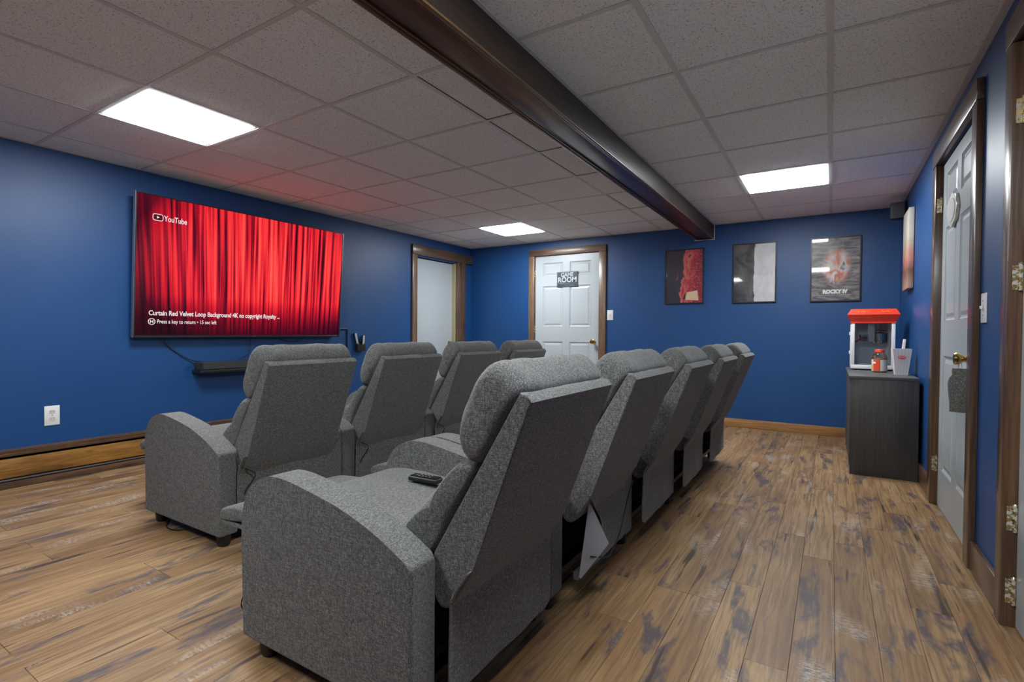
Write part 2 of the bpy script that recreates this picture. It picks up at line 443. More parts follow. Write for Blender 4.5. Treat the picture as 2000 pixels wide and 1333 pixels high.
def tee(x0, x1, y0, y1): boxo('grid_tee', x0 - co.x, x1 - co.x, y0 - co.y, y1 - co.y, ZC - .0015 - co.z, ZC + .001 - co.z, TEE, ce)
for x in GX_L[1:-1] + GX_R[1:-1]: tee(x - .0125, x + .0125, YN, YF)
for y in GY[1:-1]:
    xs = GX_L
    for a, b_ in zip(GX_L[:-1], GX_L[1:]): tee(a + (.0125 if a != XL else .022), b_ - (.0125 if b_ != GX_L[-1] else .016), y - .0105, y + .0105)
    for a, b_ in zip(GX_R[:-1], GX_R[1:]): tee(a + (.0125 if a != GX_R[0] else .016), b_ - (.0125 if b_ != XR else .028), y - .0105, y + .0105)
for a in ((GX_L[-1] - .016, GX_L[-1], YN, YF - .022), (GX_R[0], GX_R[0] + .016, YN, YF - .022), (XL, XL + .022, YN, YF), (XR - .028, XR, YN, YF), (XL + .022, GX_L[-1], YF - .022, YF), (GX_R[0], XR - .028, YF - .022, YF)): tee(*a)

# recessed light panels
DIFF = mat_emit('lit_diffuser', (.93, .975, 1.0), PANEL_STRENGTH)
for x0, x1, y0, y1, lab in lightcells:
    r = tag(empty('ceiling_light', ((x0 + x1) / 2, (y0 + y1) / 2, ZC)), lab, 'ceiling light', 'flat ceiling light panels')
    hx, hy = (x1 - x0) / 2 - .013, (y1 - y0) / 2 - .013
    def fr(bm):
        for a in ((-hx, hx, -hy, -hy + .022), (-hx, hx, hy - .022, hy), (-hx, -hx + .022, -hy + .022, hy - .022), (hx - .022, hx, -hy + .022, hy - .022)):
            bm_box(bm, *a, .0015, .02)
    obj('frame', fr, WHITE, r, smooth=0)
    boxo('diffuser', -hx + .0225, hx - .0225, -hy + .0225, hy - .0225, -.007, .010, DIFF, r, .002)
    boxo('housing', -hx, hx, -hy, hy, .021, .05, TEE, r)

# boxed beam
bmr = tag(empty('ceiling_beam', (-1.23, 0, 2.085)), 'dark stained boxed timber beam running the length of the ceiling', 'beam')
ym = (YN + YF) / 2; 
def beamboard(name, x0, x1, z0, z1, mat, bev=.003): return boxo(name, x0, x1, YN + .002, YF - .002, z0, z1, mat, bmr, bev)
beamboard('side_board', -.095, -.075, .012, .30, BEAMS)
beamboard('side_board', .075, .095, .012, .30, BEAMS)
beamboard('bottom_board', -.074, .074, .010, .03, BEAMW)
for s in (-1, 1):
    beamboard('edge_bead', *sorted((s * .099, s * .078)), 0, .0115, BEADW if s > 0 else BEAMW, .005)
    beamboard('edge_bead', *sorted((s * .077, s * .066)), .003, .0095, BEAMW, .003)
def collar(bm):
    for a in ((-.108, .108, -.010, -.002), (-.108, -.100, -.002, .15), (.100, .108, -.002, .15)): bm_box(bm, a[0], a[1], YF - .014, YF - .001, a[2], a[3])
obj('end_collar', collar, TEE, bmr, smooth=0)

# baseboards
bb = tag(boxo('baseboard_far', D2[1] + .1, XR - .001, YF - .02, YF - .0005, 0, .092, PINE_X, bev=.004), 'pale pine baseboard under the posters', 'baseboard', kind='structure')
tag(boxo('baseboard_far', XL + .002, D2[0] - .085, YF - .02, YF - .0005, 0, .092, PINE_X, bev=.004), 'short pine baseboard between the corner and game room door', 'baseboard', kind='structure')
for y0, y1, lab in ((D3[1] + .095, YF - .022, 'brown baseboard behind the popcorn cabinet'), (D4[1] + .075, D3[0] - .095, 'brown baseboard between the two side doors'), (YN + .001, D4[0] - .1, 'brown baseboard of the blue side wall behind the camera')):
    b = tag(boxo('baseboard_right', XR - .019, XR - .0005, y0, y1, 0, .128, DCAS[1], bev=.003), lab, 'baseboard', kind='structure')

# wooden cover of the baseboard heater along the television wall
h = tag(empty('heater_cover', (XL, 0, 0)), 'long wooden baseboard heater cover under the television', 'heater cover')
HY0, HY1 = YN + .01, D1[0] - .105
boxo('top_rail', .001, .072, HY0, HY1, .226, .246, DCAS[1], h, .003)
boxo('top_edge', .052, .072, HY0, HY1, .206, .2255, DCAS[1], h, .003)
boxo('back_panel', .001, .02, HY0, HY1, .0, .2255, CLOTHB, h)
boxo('fin_element', .021, .045, HY0, HY1, .10, .17, BLACKM, h)
boxo('face_board', .050, .070, HY0, HY1, .068, .190, PINE_Y, h, .003)
boxo('lower_strip', .046, .062, HY0, HY1, .048, .060, plain('grey_metal_strip', (.20, .20, .20), .4, .5), h, .002)
boxo('shoe_board', .021, .078, HY0, HY1, 0, .042, DCAS[1], h, .004)

# ------------------------------------------------------------------ doors and casings
def six_panel(name, loc, rz, W, H, knob_side, label, hinges=None, knob=True):
    """local: x across, -y towards the room, z up; origin at hinge-side bottom corner"""
    def slab(bm):
        bm_box(bm, 0, W, .009, .036, 0, H)
        st, cs = .112, .098
        rails = [(0, .225), (.895, 1.095), (1.635, 1.765), (1.945, H)]
        bm_box(bm, 0, st, 0, .009, 0, H); bm_box(bm, W - st, W, 0, .009, 0, H)
        for z0, z1 in rails: bm_box(bm, st, W - st, 0, .009, z0, z1)
        for z0, z1 in ((.225, .895), (1.095, 1.635), (1.765, 1.945)): bm_box(bm, W / 2 - cs / 2, W / 2 + cs / 2, 0, .009, z0, z1)
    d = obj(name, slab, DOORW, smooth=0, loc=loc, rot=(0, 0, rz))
    tag(d, label, 'door', kind='structure')
    for z0, z1 in ((.225, .895), (1.095, 1.635), (1.765, 1.945)):
        for x0, x1 in ((.112, W / 2 - .049), (W / 2 + .049, W - .112)):
            w2, h2 = (x1 - x0) / 2, (z1 - z0) / 2
            def pan(bm):
                a = [(-w2 + .002, -h2 + .002), (w2 - .002, -h2 + .002), (w2 - .002, h2 - .002), (-w2 + .002, h2 - .002)]
                def ring(i, y): return [bm.verts.new((x - math.copysign(i, x), y, z - math.copysign(i, z))) for x, z in a]
                R = [ring(0, .001), ring(.012, .0087), ring(.020, .0087), ring(.040, .002)]
                for q, r_ in zip(R[:-1], R[1:]):
                    for k in range(4): bm.faces.new((q[k], q[(k + 1) % 4], r_[(k + 1) % 4], r_[k]))
                bm.faces.new(R[-1])
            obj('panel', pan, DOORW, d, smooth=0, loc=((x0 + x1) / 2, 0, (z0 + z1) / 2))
    if knob:
        kx = W - .068 if knob_side > 0 else .068
        k = obj('knob', lambda bm: bm_lathe(bm, [(.030, 0), (.030, -.004), (.024, -.010), (.011, -.014), (.011, -.030), (.020, -.040), (.0275, -.050), (.029, -.060), (.024, -.068), (.010, -.0705)], (0, 0, 0), 24, 'y'), BRASS, d, 40, (kx, -.0002, .905))
    for hz in hinges or []:
        def hb(bm):
            bm_lathe(bm, [(.0065, -.045), (.0065, .045)], (.004, -.0072, 0), 10)
            bm_lathe(bm, [(.0045, .045), (.0075, .047), (.003, .054)], (.004, -.0072, 0), 10)
            bm_box(bm, -.002, -.0002, -.028, -.001, -.042, .042)
            for hz_ in (-.028, .028): bm_lathe(bm, [(.004, 0), (.004, .0012), (.001, .0016)], (-.0003, -.020, hz_), 8, 'x')
        obj('hinge', hb, AGEDB, d, 40, (-.0035, 0, hz))
    return d
def trim(name, boards, label):
    t = tag(empty(name, boards[0][1][0:1] and ((boards[0][1][0] + boards[0][1][1]) / 2, (boards[0][1][2] + boards[0][1][3]) / 2, 0)), label, 'door trim', kind='structure')
    for nm, b, m in boards:
        l = t.location
        boxo(nm, b[0] - l.x, b[1] - l.x, b[2] - l.y, b[3] - l.y, b[4], b[5], m, t, .003)
    return t
# game room door (far wall)
six_panel('door_1', (D2[0] + .008, YF + .012, .006), 0, .918, 2.04, 1, 'white six-panel door with the game room sign', hinges=[.25, 1.05, 1.80])
trim('trim_1', [('casing_board', (D2[0] - .082, D2[0], YF - .024, YF - .0005, 0, 2.048), CAS[2]),
                ('casing_board', (D2[1], D2[1] + .092, YF - .024, YF - .0005, 0, 2.048), CAS[2]),
                ('head_board', (D2[0] - .082, D2[1] + .092, YF - .028, YF - .0005, 2.0485, 2.132), CAS[0]),
                ('jamb', (D2[0] + .0005, D2[0] + .0075, YF + .003, YF + .13, 0, 2.05), CAS[2]),
                ('jamb', (D2[1] - .0075, D2[1] - .0005, YF + .003, YF + .13, 0, 2.05), CAS[2])], 'rough sawn wood casing around the game room door')
# plain door in the television wall
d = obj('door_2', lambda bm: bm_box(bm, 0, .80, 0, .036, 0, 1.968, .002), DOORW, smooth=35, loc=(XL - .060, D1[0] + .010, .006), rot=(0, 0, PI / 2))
tag(d, 'plain flat white door near the corner beyond the television', 'door', kind='structure')
obj('knob', lambda bm: bm_lathe(bm, [(.028, 0), (.028, -.004), (.011, -.010), (.011, -.028), (.024, -.040), (.027, -.050), (.020, -.062), (.006, -.065)], (0, 0, 0), 20, 'y'), plain('dull_brass', (.32, .26, .15), .3, 1.0), d, 40, (.735, -.0002, .86))
YJ = plain('pale_yellow_jamb', (.46, .40, .22), .5)
trim('trim_2', [('casing_board', (XL + .0005, XL + .028, D1[0] - .09, D1[0], 0, 1.9995), CAS[2]),
                ('casing_board', (XL + .0005, XL + .028, D1[1] + .001, D1[1] + .085, 0, 1.9995), CAS[2]),
                ('casing_board', (XL + .0005, XL + .040, D1[1] + .0855, D1[1] + .175, 0, 1.9995), DCAS[2]),
                ('head_board', (XL + .0005, XL + .034, D1[0] - .09, YF - .003, 2.0, 2.125), DCAS[1]),
                ('jamb', (XL - .13, XL - .0005, D1[1] - .009, D1[1] - .0005, 0, 1.98), YJ),
                ('jamb', (XL - .13, XL - .0005, D1[0] + .0005, D1[0] + .009, 0, 1.98), YJ)], 'dark rustic wood casing reaching into the corner')
# two doors in the right wall (hinged on their far side)
six_panel('door_3', (XR + .010, D3[1] - .014, .008), -PI / 2, .914, 2.02, 1, 'white six-panel side door with a brass knob and hanging pouch', hinges=[.24, 1.79])
six_panel('door_4', (XR + .014, D4[1] - .014, .008), -PI / 2, .925, 2.02, 1, 'white side door seen edge-on past paint-spotted hinges', hinges=[.12, .375, 1.215, 1.79])
for nm, D, lab in (('trim_3', D3, 'brown wood casing of the side door with the pouch'), ('trim_4', D4, 'brown wood casing of the side door with spotted hinges')):
    trim(nm, [('casing_board', (XR - .026, XR - .0005, D[0] - .092, D[0] - .0005, 0, 2.0395), DCAS[2]),
              ('casing_board', (XR - .026, XR - .0005, D[1] + .0005, D[1] + (.092 if D is D3 else .072), 0, 2.0395), DCAS[2]),
              ('head_board', (XR - .029, XR - .0005, D[0] - .092, D[1] + (.092 if D is D3 else .072), 2.04, 2.135), DCAS[1]),
              ('jamb', (XR - .0255, XR + .13, D[1] - .008, D[1] - .0005, 0, 2.038), DCAS[2]),
              ('jamb', (XR - .0005, XR + .13, D[0] + .0005, D[0] + .008, 0, 2.038), DCAS[2])], lab)

# ================================================================== RECLINERS
AL, CW, SW = .715, .705, .51          # arm length, overall width, back width
def arm_profile():
    top = spline([(-AL, .40), (-AL + .012, .475), (-AL + .055, .540), (-AL + .125, .578), (-AL + .20, .586), (-.40, .572), (-.26, .546), (-.13, .506), (-.02, .455)], 5)
    return [(-.006, .058), (-AL + .004, .058), (-AL, .066)] + top + [(-.004, .447), (0, .436), (0, .066)]
def skirt_build(curl=0.0):
    def b(bm):
        ny, nz = 16, 12; g = []
        for i in range(ny + 1):
            y = -.272 + .544 * i / ny; row = []
            for j in range(nz + 1):
                f = j / nz; z = .432 - .335 * f
                if f > .9 and (i == 0 or i == ny): z += .018
                x = .040 - .052 * min(1, f / .22) - .004 * f
                x += .006 * noise.noise(Vector((y * 7, z * 5, curl * 3)))
                if curl:
                    e = max(0, 1 - (y + .272) / .17) * max(0, math.sin(min(1, f * 1.12) * PI))
                    x += curl * e * .5; y2 = y + e * curl * 1.05
                else: y2 = y
                row.append(bm.verts.new((x, y2, z)))
            g.append(row)
        fs = []
        for i in range(ny):
            for j in range(nz): fs.append(bm.faces.new((g[i][j], g[i][j + 1], g[i + 1][j + 1], g[i + 1][j])))
        bmesh.ops.recalc_face_normals(bm, faces=fs)
        bmesh.ops.solidify(bm, geom=fs, thickness=.004)
    return b
def make_recliner():
    r = empty('recliner')
    for s in (-1, 1):
        y0, y1 = sorted((s * CW / 2, s * (CW / 2 - .096)))
        obj('armrest', lambda bm: bm_prism(bm, arm_profile(), y0, y1, 'y', .012, 3), FABRIC, r, 50)
        for x in (-AL + .075, -.045):
            obj('foot', lambda bm: bm_lathe(bm, [(.022, 0), (.027, .006), (.033, .055), (.033, .062)], (x, s * (CW / 2 - .05), 0), 18), BLACKP, r, 40)
    obj('seat', lambda bm: bm_pillow(bm, [(-.69, .29), (-.722, .36), (-.716, .425), (-.65, .468), (-.48, .482), (-.27, .466), (-.09, .446), (-.04, .36), (-.09, .29), (-.37, .28)], -.2535, .2535, .03, .003, 1), FABRIC, r, 60)
    # wedge shaped back shell
    def shell(bm):
        p = [(.210, .860), (.197, .876), (.176, .880), (-.078, .452), (-.088, .425)] + spline([(-.088, .425), (-.082, .36), (-.066, .322), (-.040, .312), (-.012, .330)], 3)[1:] + [(.046, .430)]
        bm_prism(bm, p, -SW / 2, SW / 2, 'y', .007, 2)
    obj('back_shell', shell, FABRIC, r, 40)
    obj('head_pillow', lambda bm: bm_pillow(bm, [(.176, .868), (.165, .918), (.120, .952), (.070, .940), (.030, .893), (-.002, .82), (-.016, .755), (.004, .706), (.050, .694), (.095, .742)], -.256, .256, .045, .006, 2, 26), FABRIC, r, 60)
    obj('lumbar_pillow', lambda bm: bm_pillow(bm, [(.052, .690), (.012, .700), (-.028, .674), (-.085, .616), (-.148, .548), (-.198, .486), (-.205, .452), (-.160, .432), (-.090, .432), (-.010, .570)], -.254, .254, .035, .005, 3, 26), FABRIC, r, 60)
    obj('rear_skirt', skirt_build(), FABRIC, r, 60)
    obj('base_frame', lambda bm: bm_box(bm, -.63, -.085, -.246, .246, .12, .275, .004), CLOTHB, r)
    # open leg rest and its scissor links
    lr = obj('leg_rest', lambda bm: bm_pillow(bm, [(-1.035, .330), (-1.048, .348), (-1.025, .372), (-.93, .396), (-.81, .402), (-.75, .388), (-.74, .355), (-.81, .345), (-.93, .336)], -.245, .245, .02, .002, 4), FABRIC, r, 60)
    obj('piping', lambda bm: bm_box(bm, -1.032, -.75, -.243, .243, .316, .332, .006), FABRIC, lr)
    def mech(bm):
        for y in (-.215, .215):
            for a, b_ in (((-.60, .20), (-.90, .315)), ((-.60, .26), (-.78, .20)), ((-.78, .20), (-.95, .315)), ((-.45, .17), (-.10, .30)), ((-.12, .12), (.0, .34)), ((-.30, .16), (-.03, .16))):
                d_ = Vector((b_[0] - a[0], 0, b_[1] - a[1])).normalized(); n_ = Vector((-d_.z, 0, d_.x)) * .009
                A, B = Vector((a[0], y, a[1])), Vector((b_[0], y, b_[1]))
                vs4 = [bm.verts.new(p + Vector((0, o_, 0))) for o_ in (-.003, .003) for p in (A - n_, B - n_, B + n_, A + n_)]
                for f in ((0, 1, 2, 3), (7, 6, 5, 4), (0, 4, 5, 1), (1, 5, 6, 2), (2, 6, 7, 3), (3, 7, 4, 0)): bm.faces.new([vs4[k] for k in f])
        bm_box(bm, -.07, -.03, -.25, .25, .085, .11); bm_box(bm, -.66, -.62, -.25, .25, .085, .11)
    obj('recliner_mechanism', mech, BLACKM, r, 0)
    return r
def cable(name, pts, r_, parent, mat=None): return obj(name, lambda bm: bm_tube(bm, spline(pts, 6), r_), mat or BLACKP, parent, 60)

proto = make_recliner()
F_G, B_G = 'recliners in the row nearest the television', 'recliners in the back row'
front = [(-2.386, 1.640), (-2.386, 2.350), (-2.386, 3.060), (-2.386, 3.785)]
back = [(-.852, 1.270), (-.842, 1.985), (-.814, 2.695), (-.792, 3.402), (-.777, 4.125)]
FL = ['grey tweed recliner at the front row end nearest the wall outlet', 'grey tweed recliner second from the outlet end in the front row',
      'grey tweed recliner third from the outlet end in the front row', 'grey tweed recliner at the front row end nearest the game room door']
BL = ['grey tweed recliner with a black remote on its seat', 'grey tweed recliner with a curled rear skirt showing white lining and a cord',
      'grey tweed recliner in the middle of the back row', 'grey tweed recliner second from the popcorn end of the back row', 'grey tweed recliner at the back row end nearest the posters']
chairs = []
for (x, y), lab, g in list(zip(front, FL, [F_G] * 4)) + list(zip(back, BL, [B_G] * 5)):
    o = proto if not chairs else copy_tree(proto)
    o.location = (x, y, 0); tag(o, lab, 'recliner', g)
    chairs.append(o)
    for ch in o.children:           # the back row is reclined a little further
        if ch.name.split('.')[0] in ('back_shell', 'head_pillow', 'lumbar_pillow', 'rear_skirt'): ch.location.x = .028 if g == F_G else .066
for k in (0, 1, 2, 3):
    cable('power_cable', [(-.06, -.250, .47), (-.005, -.268, .44), (.03, -.262, .38), (.045, -.20, .33), (.02, -.235, .25), (-.02, -.25, .12)], .0028, chairs[k])
cable('power_cable', [(-.58, -.22, .10), (-.57, -.30, .012), (-.49, -.345, .006), (-.40, -.32, .006), (-.36, -.24, .05)], .003, chairs[0])
cable('power_cable', [(-.95, -.16, .30), (-.93, -.19, .14), (-.96, -.21, .02), (-.90, -.20, .006), (-.82, -.16, .006)], .0026, chairs[4])
# the loose skirt of the second chair in the back row
c2 = chairs[5]
old = [c for c in c2.children if c.name.startswith('rear_skirt')][0]
bpy.data.objects.remove(old)
obj('rear_skirt', skirt_build(.12), FABRIC, c2, 60, loc=(.066, 0, 0))
def lin(bm):
    a = [bm.verts.new(p) for p in ((.018, -.210, .395), (.004, -.266, .125), (.008, -.258, .116), (.066, -.128, .215))]
    f = bm.faces.new(a); bmesh.ops.solidify(bm, geom=[f], thickness=.002)
obj('skirt_lining', lin, LINING, c2, 0, loc=(.066, 0, 0))['label'] = 'white felt lining'
cable('power_cable', [(.034, .246, .36), (.026, .21, .31), (.022, .17, .24), (.022, .10, .16), (.030, .0, .135), (.05, -.10, .15), (.03, -.22, .19)], .003, c2).location.x = .066

# remote on the seat of the near back-row chair
rm = tag(empty('remote_control', (-1.225, 1.392, .4850), .10), 'small black remote control lying on a recliner seat', 'remote')
obj('body', lambda bm: bm_box(bm, -.062, .062, -.022, .022, 0, .017, .006, 3), BLACKP, rm)
obj('top_plate', lambda bm: bm_box(bm, -.056, .056, -.017, .017, .0172, .0195, .001), plain('gloss_black', (.01, .01, .012), .15), rm)
bsrc = obj('button', lambda bm: bm_lathe(bm, [(.004, 0), (.004, .0015), (.002, .002)], (0, 0, 0), 10), plain('grey_rubber', (.12, .12, .13), .6), rm, loc=(-.035, 0, .0197))
for x in (-.02, -.005, .01, .025):
    for y in (-.008, .008): share(bsrc, 'button', (x, y, .0197), rm)

# ================================================================== TELEVISION WALL
TW, TH = 1.892, 1.086
tv = tag(empty('television', (XL + .062, 1.762, .962)), 'huge flat television showing a red stage curtain', 'television')
tv.rotation_euler = (0, math.radians(3.15), 0)
# local: y across the wall, x out of the wall
boxo('cabinet', -.018, .010, 0, TW, 0, TH, BLACKP, tv, .003)
def bez(bm):
    bw = .009
    for a in ((0, TW, 0, .016), (0, TW, TH - bw, TH), (0, bw, .016, TH - bw), (TW - bw, TW, .016, TH - bw)): bm_box(bm, .0102, .016, a[0], a[1], a[2], a[3], .001)
obj('bezel', bez, plain('dark_silver_bezel', (.09, .09, .095), .3, .8), tv, 0)
def edge(bm): bm_box(bm, -.018, .0165, -.004, -.0002, 0, TH); bm_box(bm, -.018, .0165, TW + .0002, TW + .004, 0, TH)
obj('side_strip', edge, plain('silver_edge', (.45, .46, .48), .3, .9), tv, 0)
SWD, SHT = TW - .020, TH - .027
scr = obj('screen', lambda bm: bm_box(bm, 0, SWD, 0, .003, 0, SHT), mat_screen(SWD, SHT), tv, 0, loc=(.0135, .010, .0165), rot=(0, 0, PI / 2))
boxo('status_mark', .0162, .0172, TW / 2 - .012, TW / 2 + .012, .004, .012, STEEL, tv)
# rear mount
def mnt(bm): bm_box(bm, -.060, -.0185, TW / 2 - .25, TW / 2 + .25, .42, .62)
obj('wall_mount', mnt, BLACKM, tv, 0)
TXT = mat_emit('screen_lettering', (.95, .86, .86), .9); LOGO = mat_emit('screen_logo_dark', (.10, .008, .015), 1.0)
RT = (PI / 2, 0, PI / 2)             # text facing +x, reading along +y
fx = .0142
def ontv(name, body, size, y, z, xs=1.0, offs=0.0): return text(name, body, size, TXT, tv, (fx, y, z), RT, 'LEFT', .0003, xs, offs)
def rrect(bm, w_, h_, r_, x0, x1):
    pts = []
    for cx, cz, a0 in ((w_ / 2 - r_, h_ / 2 - r_, 0), (-w_ / 2 + r_, h_ / 2 - r_, 90), (-w_ / 2 + r_, -h_ / 2 + r_, 180), (w_ / 2 - r_, -h_ / 2 + r_, 270)):
        for k in range(5):
            a = math.radians(a0 + 22.5 * k); pts.append((cx + r_ * math.cos(a), cz + r_ * math.sin(a)))
    bm_prism(bm, pts, x0, x1, 'x')
LY, LZ = .150, .918
obj('logo_badge', lambda bm: rrect(bm, .074, .052, .016, 0, .0004), TXT, tv, 0, loc=(fx, LY, LZ))
obj('logo_field', lambda bm: rrect(bm, .064, .042, .012, .0005, .0009), LOGO, tv, 0, loc=(fx, LY, LZ))
obj('logo_triangle', lambda bm: bm_prism(bm, [(-.008, -.010), (-.008, .010), (.011, 0)], .001, .0014, 'x'), TXT, tv, 0, loc=(fx, LY, LZ))
ontv('logo_lettering', 'YouTube', .060, LY + .042, LZ - .002, .74, .0008)
ontv('title_lettering', 'Curtain Red Velvet Loop Background 4K no copyright Royalty ...', .052, .100, .187, .80, .0012)
obj('key_symbol', lambda bm: (bm_ring(bm, .0205, .0255, .0005), bm_box(bm, 0, .0005, -.012, .012, -.003, .003), bm_box(bm, 0, .0005, -.012, -.006, -.012, .012), bm_box(bm, 0, .0005, .006, .012, -.012, .012)), TXT, tv, 0, loc=(fx, .122, .122))
ontv('hint_lettering', 'Press a key to return \u2022 15 sec left', .042, .158, .122, .79, .0004)

# shelf, sound bar, cords
sh = tag(boxo('wall_shelf', XL + .0005, XL + .13, 2.215, 3.235, .664, .690, BLACKP, bev=.003), 'thin black floating shelf under the television', 'shelf')
sb = tag(empty('sound_bar', (XL + .065, 2.725, .6902)), 'long charcoal sound bar on the black shelf', 'sound bar')
boxo('body', -.05, .048, -.50, .50, 0, .064, plain('charcoal_plastic', (.030, .031, .033), .5), sb, .006)
boxo('grille', .0482, .0505, -.478, .478, .006, .058, plain('charcoal_grille_cloth', (.035, .036, .04), .85), sb)
for s in (-1, 1): boxo('end_cap', .0482, .051, *sorted((s * .50, s * .479)), .003, .061, BLACKP, sb)
def cord(lab, pts, r_=.004, nm='cord'):
    return tag(obj(nm, lambda bm: bm_tube(bm, spline(pts, 6), r_), BLACKP, smooth=60), lab, 'cord')
cord('black cord sagging from the television to the sound bar end', [(XL + .03, 1.98, .98), (XL + .012, 2.02, .90), (XL + .012, 2.12, .82), (XL + .02, 2.20, .772), (XL + .035, 2.27, .758)])
cord('black cord dropping from the middle of the television', [(XL + .03, 2.70, .99), (XL + .02, 2.70, .88), (XL + .02, 2.67, .80), (XL + .03, 2.60, .765)])
cord('slack black cord just under the television right half', [(XL + .03, 2.95, .99), (XL + .014, 3.02, .935), (XL + .014, 3.14, .915), (XL + .014, 3.25, .94), (XL + .03, 3.30, .99)], .003)
rw = tag(obj('cord_cover', lambda bm: (bm_box(bm, 0, .012, 3.645, 3.825, 1.036, 1.050, .002), bm_box(bm, 0, .012, 3.811, 3.825, .25, 1.0355, .002)), plain('navy_cord_cover', (.008, .014, .045), .4), smooth=0, loc=(XL + .0005, 0, 0)), 'dark right-angled cord cover on the wall beside the television', 'cord cover')
# wall holder with two remotes
hd = tag(empty('remote_holder', (XL, 3.985, .80)), 'small black wall pocket between the television and the flat door', 'holder')
def pocket(bm):
    bm_box(bm, .0005, .006, -.055, .055, 0, .11); bm_box(bm, .0062, .048, -.055, .055, 0, .005)
    bm_box(bm, .043, .048, -.055, .055, .0052, .075); bm_box(bm, .0062, .0428, -.055, -.050, .0052, .085); bm_box(bm, .0062, .0428, .050, .055, .0052, .085)
obj('pocket', pocket, BLACKP, hd, 0)
for y, rx, lab, ht in ((3.958, .24, 'slim dark remote leaning left in the wall pocket', .205), (4.018, -.08, 'slim dark remote standing upright in the wall pocket', .175)):
    q = tag(empty('remote_control', (XL + .024, y, .8056)), lab, 'remote'); q.rotation_euler = (rx, 0, 0)
    boxo('body', -.009, .009, -.018, .018, .004, ht, BLACKP, q, .004)
    boxo('face_plate', .0092, .0105, -.013, .013, .03, ht - .008, plain('pale_grey_plastic', (.42, .43, .45), .35), q, .001)
# wall outlet
ou = tag(empty('wall_outlet', (XL, 1.312, .432)), 'white duplex power outlet on the blue television wall', 'outlet')
boxo('cover_plate', .0005, .006, -.041, .041, -.066, .066, WHITE, ou, .002)
for z in (-.024, .024):
    s_ = obj('socket', lambda bm: rrect(bm, .033, .028, .011, .0062, .0085), plain('ivory_socket', (.62, .61, .52), .4), ou, 30, loc=(0, 0, z))
    for y, hh in ((-.0065, .008), (.0065, .0065)): boxo('slot', .0086, .0092, y - .0012, y + .0012, -hh / 2 + .003, hh / 2 + .003, BLACKP, s_)
obj('screw', lambda bm: bm_lathe(bm, [(.003, .0062), (.003, .0075), (.001, .008)], (0, 0, 0), 10, 'x'), STEEL, ou)

# ================================================================== FAR WALL
sg = tag(empty('door_sign', (-2.942, YF + .0115, 1.722)), 'dark slate sign reading game room on the white door', 'sign')
SL = plain('slate_board', (.045, .058, .072), .6); SLL = plain('chalk_grey_print', (.50, .56, .60), .7)
boxo('board', -.150, .150, -.010, -.0005, -.098, .098, SL, sg, .002)
def rim(bm):
    for a in ((-.143, .143, .088, .091), (-.143, .143, -.091, -.088), (-.143, -.140, -.088, .088), (.140, .143, -.088, .088)): bm_box(bm, a[0], a[1], -.0108, -.0102, a[2], a[3])
    bm_box(bm, -.125, .125, -.0108, -.0102, -.056, -.051); bm_box(bm, -.10, .10, -.0108, -.0102, -.072, -.069)
obj('border', rim, plain('slate_border', (.22, .25, .28), .7), sg, 0)
RF = (PI / 2, 0, 0)
text('lettering', 'GAME', .073, SLL, sg, (0, -.0104, .056), RF, xs=.92, offset=.0014)
text('lettering', 'ROOM', .092, SLL, sg, (0, -.0104, -.010), RF, xs=.98, offset=.002)

def switch(name, loc, rz, lab):
    s = tag(empty(name, loc, rz), lab, 'light switch')
    boxo('cover_plate', -.040, .040, -.006, -.0005, -.062, .062, WHITE, s, .002)
    boxo('collar', -.006, .006, -.0075, -.0062, -.013, .013, plain('grey_collar', (.5, .5, .48), .5), s)
    t_ = boxo('toggle', -.004, .004, -.017, -.0076, -.004, .009, WHITE, s, .001)
    for z in (-.030, .030): obj('screw', lambda bm: bm_lathe(bm, [(.003, -.0062), (.003, -.0072), (.001, -.0077)], (0, 0, z), 10, 'y'), STEEL, s)
switch('light_switch', (-2.345, YF, 1.245), 0, 'white toggle light switch beside the game room door')
switch('light_switch', (XR, 2.874, 1.137), -PI / 2, 'white light switch between the two side doors')

def pr1(t, x, z):
    P = t.coord('Object'); n = t.noise(t.mapping(P, (9, 1, 5)), 1, 2, .5, 1.2); m = t.noise(t.mapping(P, (40, 1, 60)), 1, 3, .7, .6)
    d = t.math('ADD', t.math('MULTIPLY', x, 2.4), t.math('MULTIPLY', n, .9))
    c = t.ramp(d, [(.18, (.020, .016, .028)), (.40, (.035, .022, .045)), (.46, (.62, .13, .10)), (.62, (.36, .02, .035)), (.85, (.22, .012, .030))])
    c = t.mix(t.math('MULTIPLY', t.ramp(m, [(.54, 0), (.60, 1)]), t.ramp(x, [(.0, 0), (.08, .6)])), c, (.72, .12, .15))
    low = t.math('MULTIPLY', t.ramp(z, [(-.0, 0), (.0, 0)]), 0)
    return c
def pr2(t, x, z):
    P = t.coord('Object'); n = t.noise(t.mapping(P, (7, 1, 5)), 1, 3, .55, .8)
    half = t.ramp(t.math('ADD', t.math('MULTIPLY', x, 14.0), t.math('ADD', .5, t.math('MULTIPLY', t.math('SUBTRACT', n, .5), .6))), [(.46, 0), (.54, 1)])
    return t.mix(half, t.ramp(n, [(.35, (.018, .016, .017)), (.7, (.13, .12, .12))]), t.ramp(n, [(.3, (.50, .50, .50)), (.7, (.68, .68, .67))]))
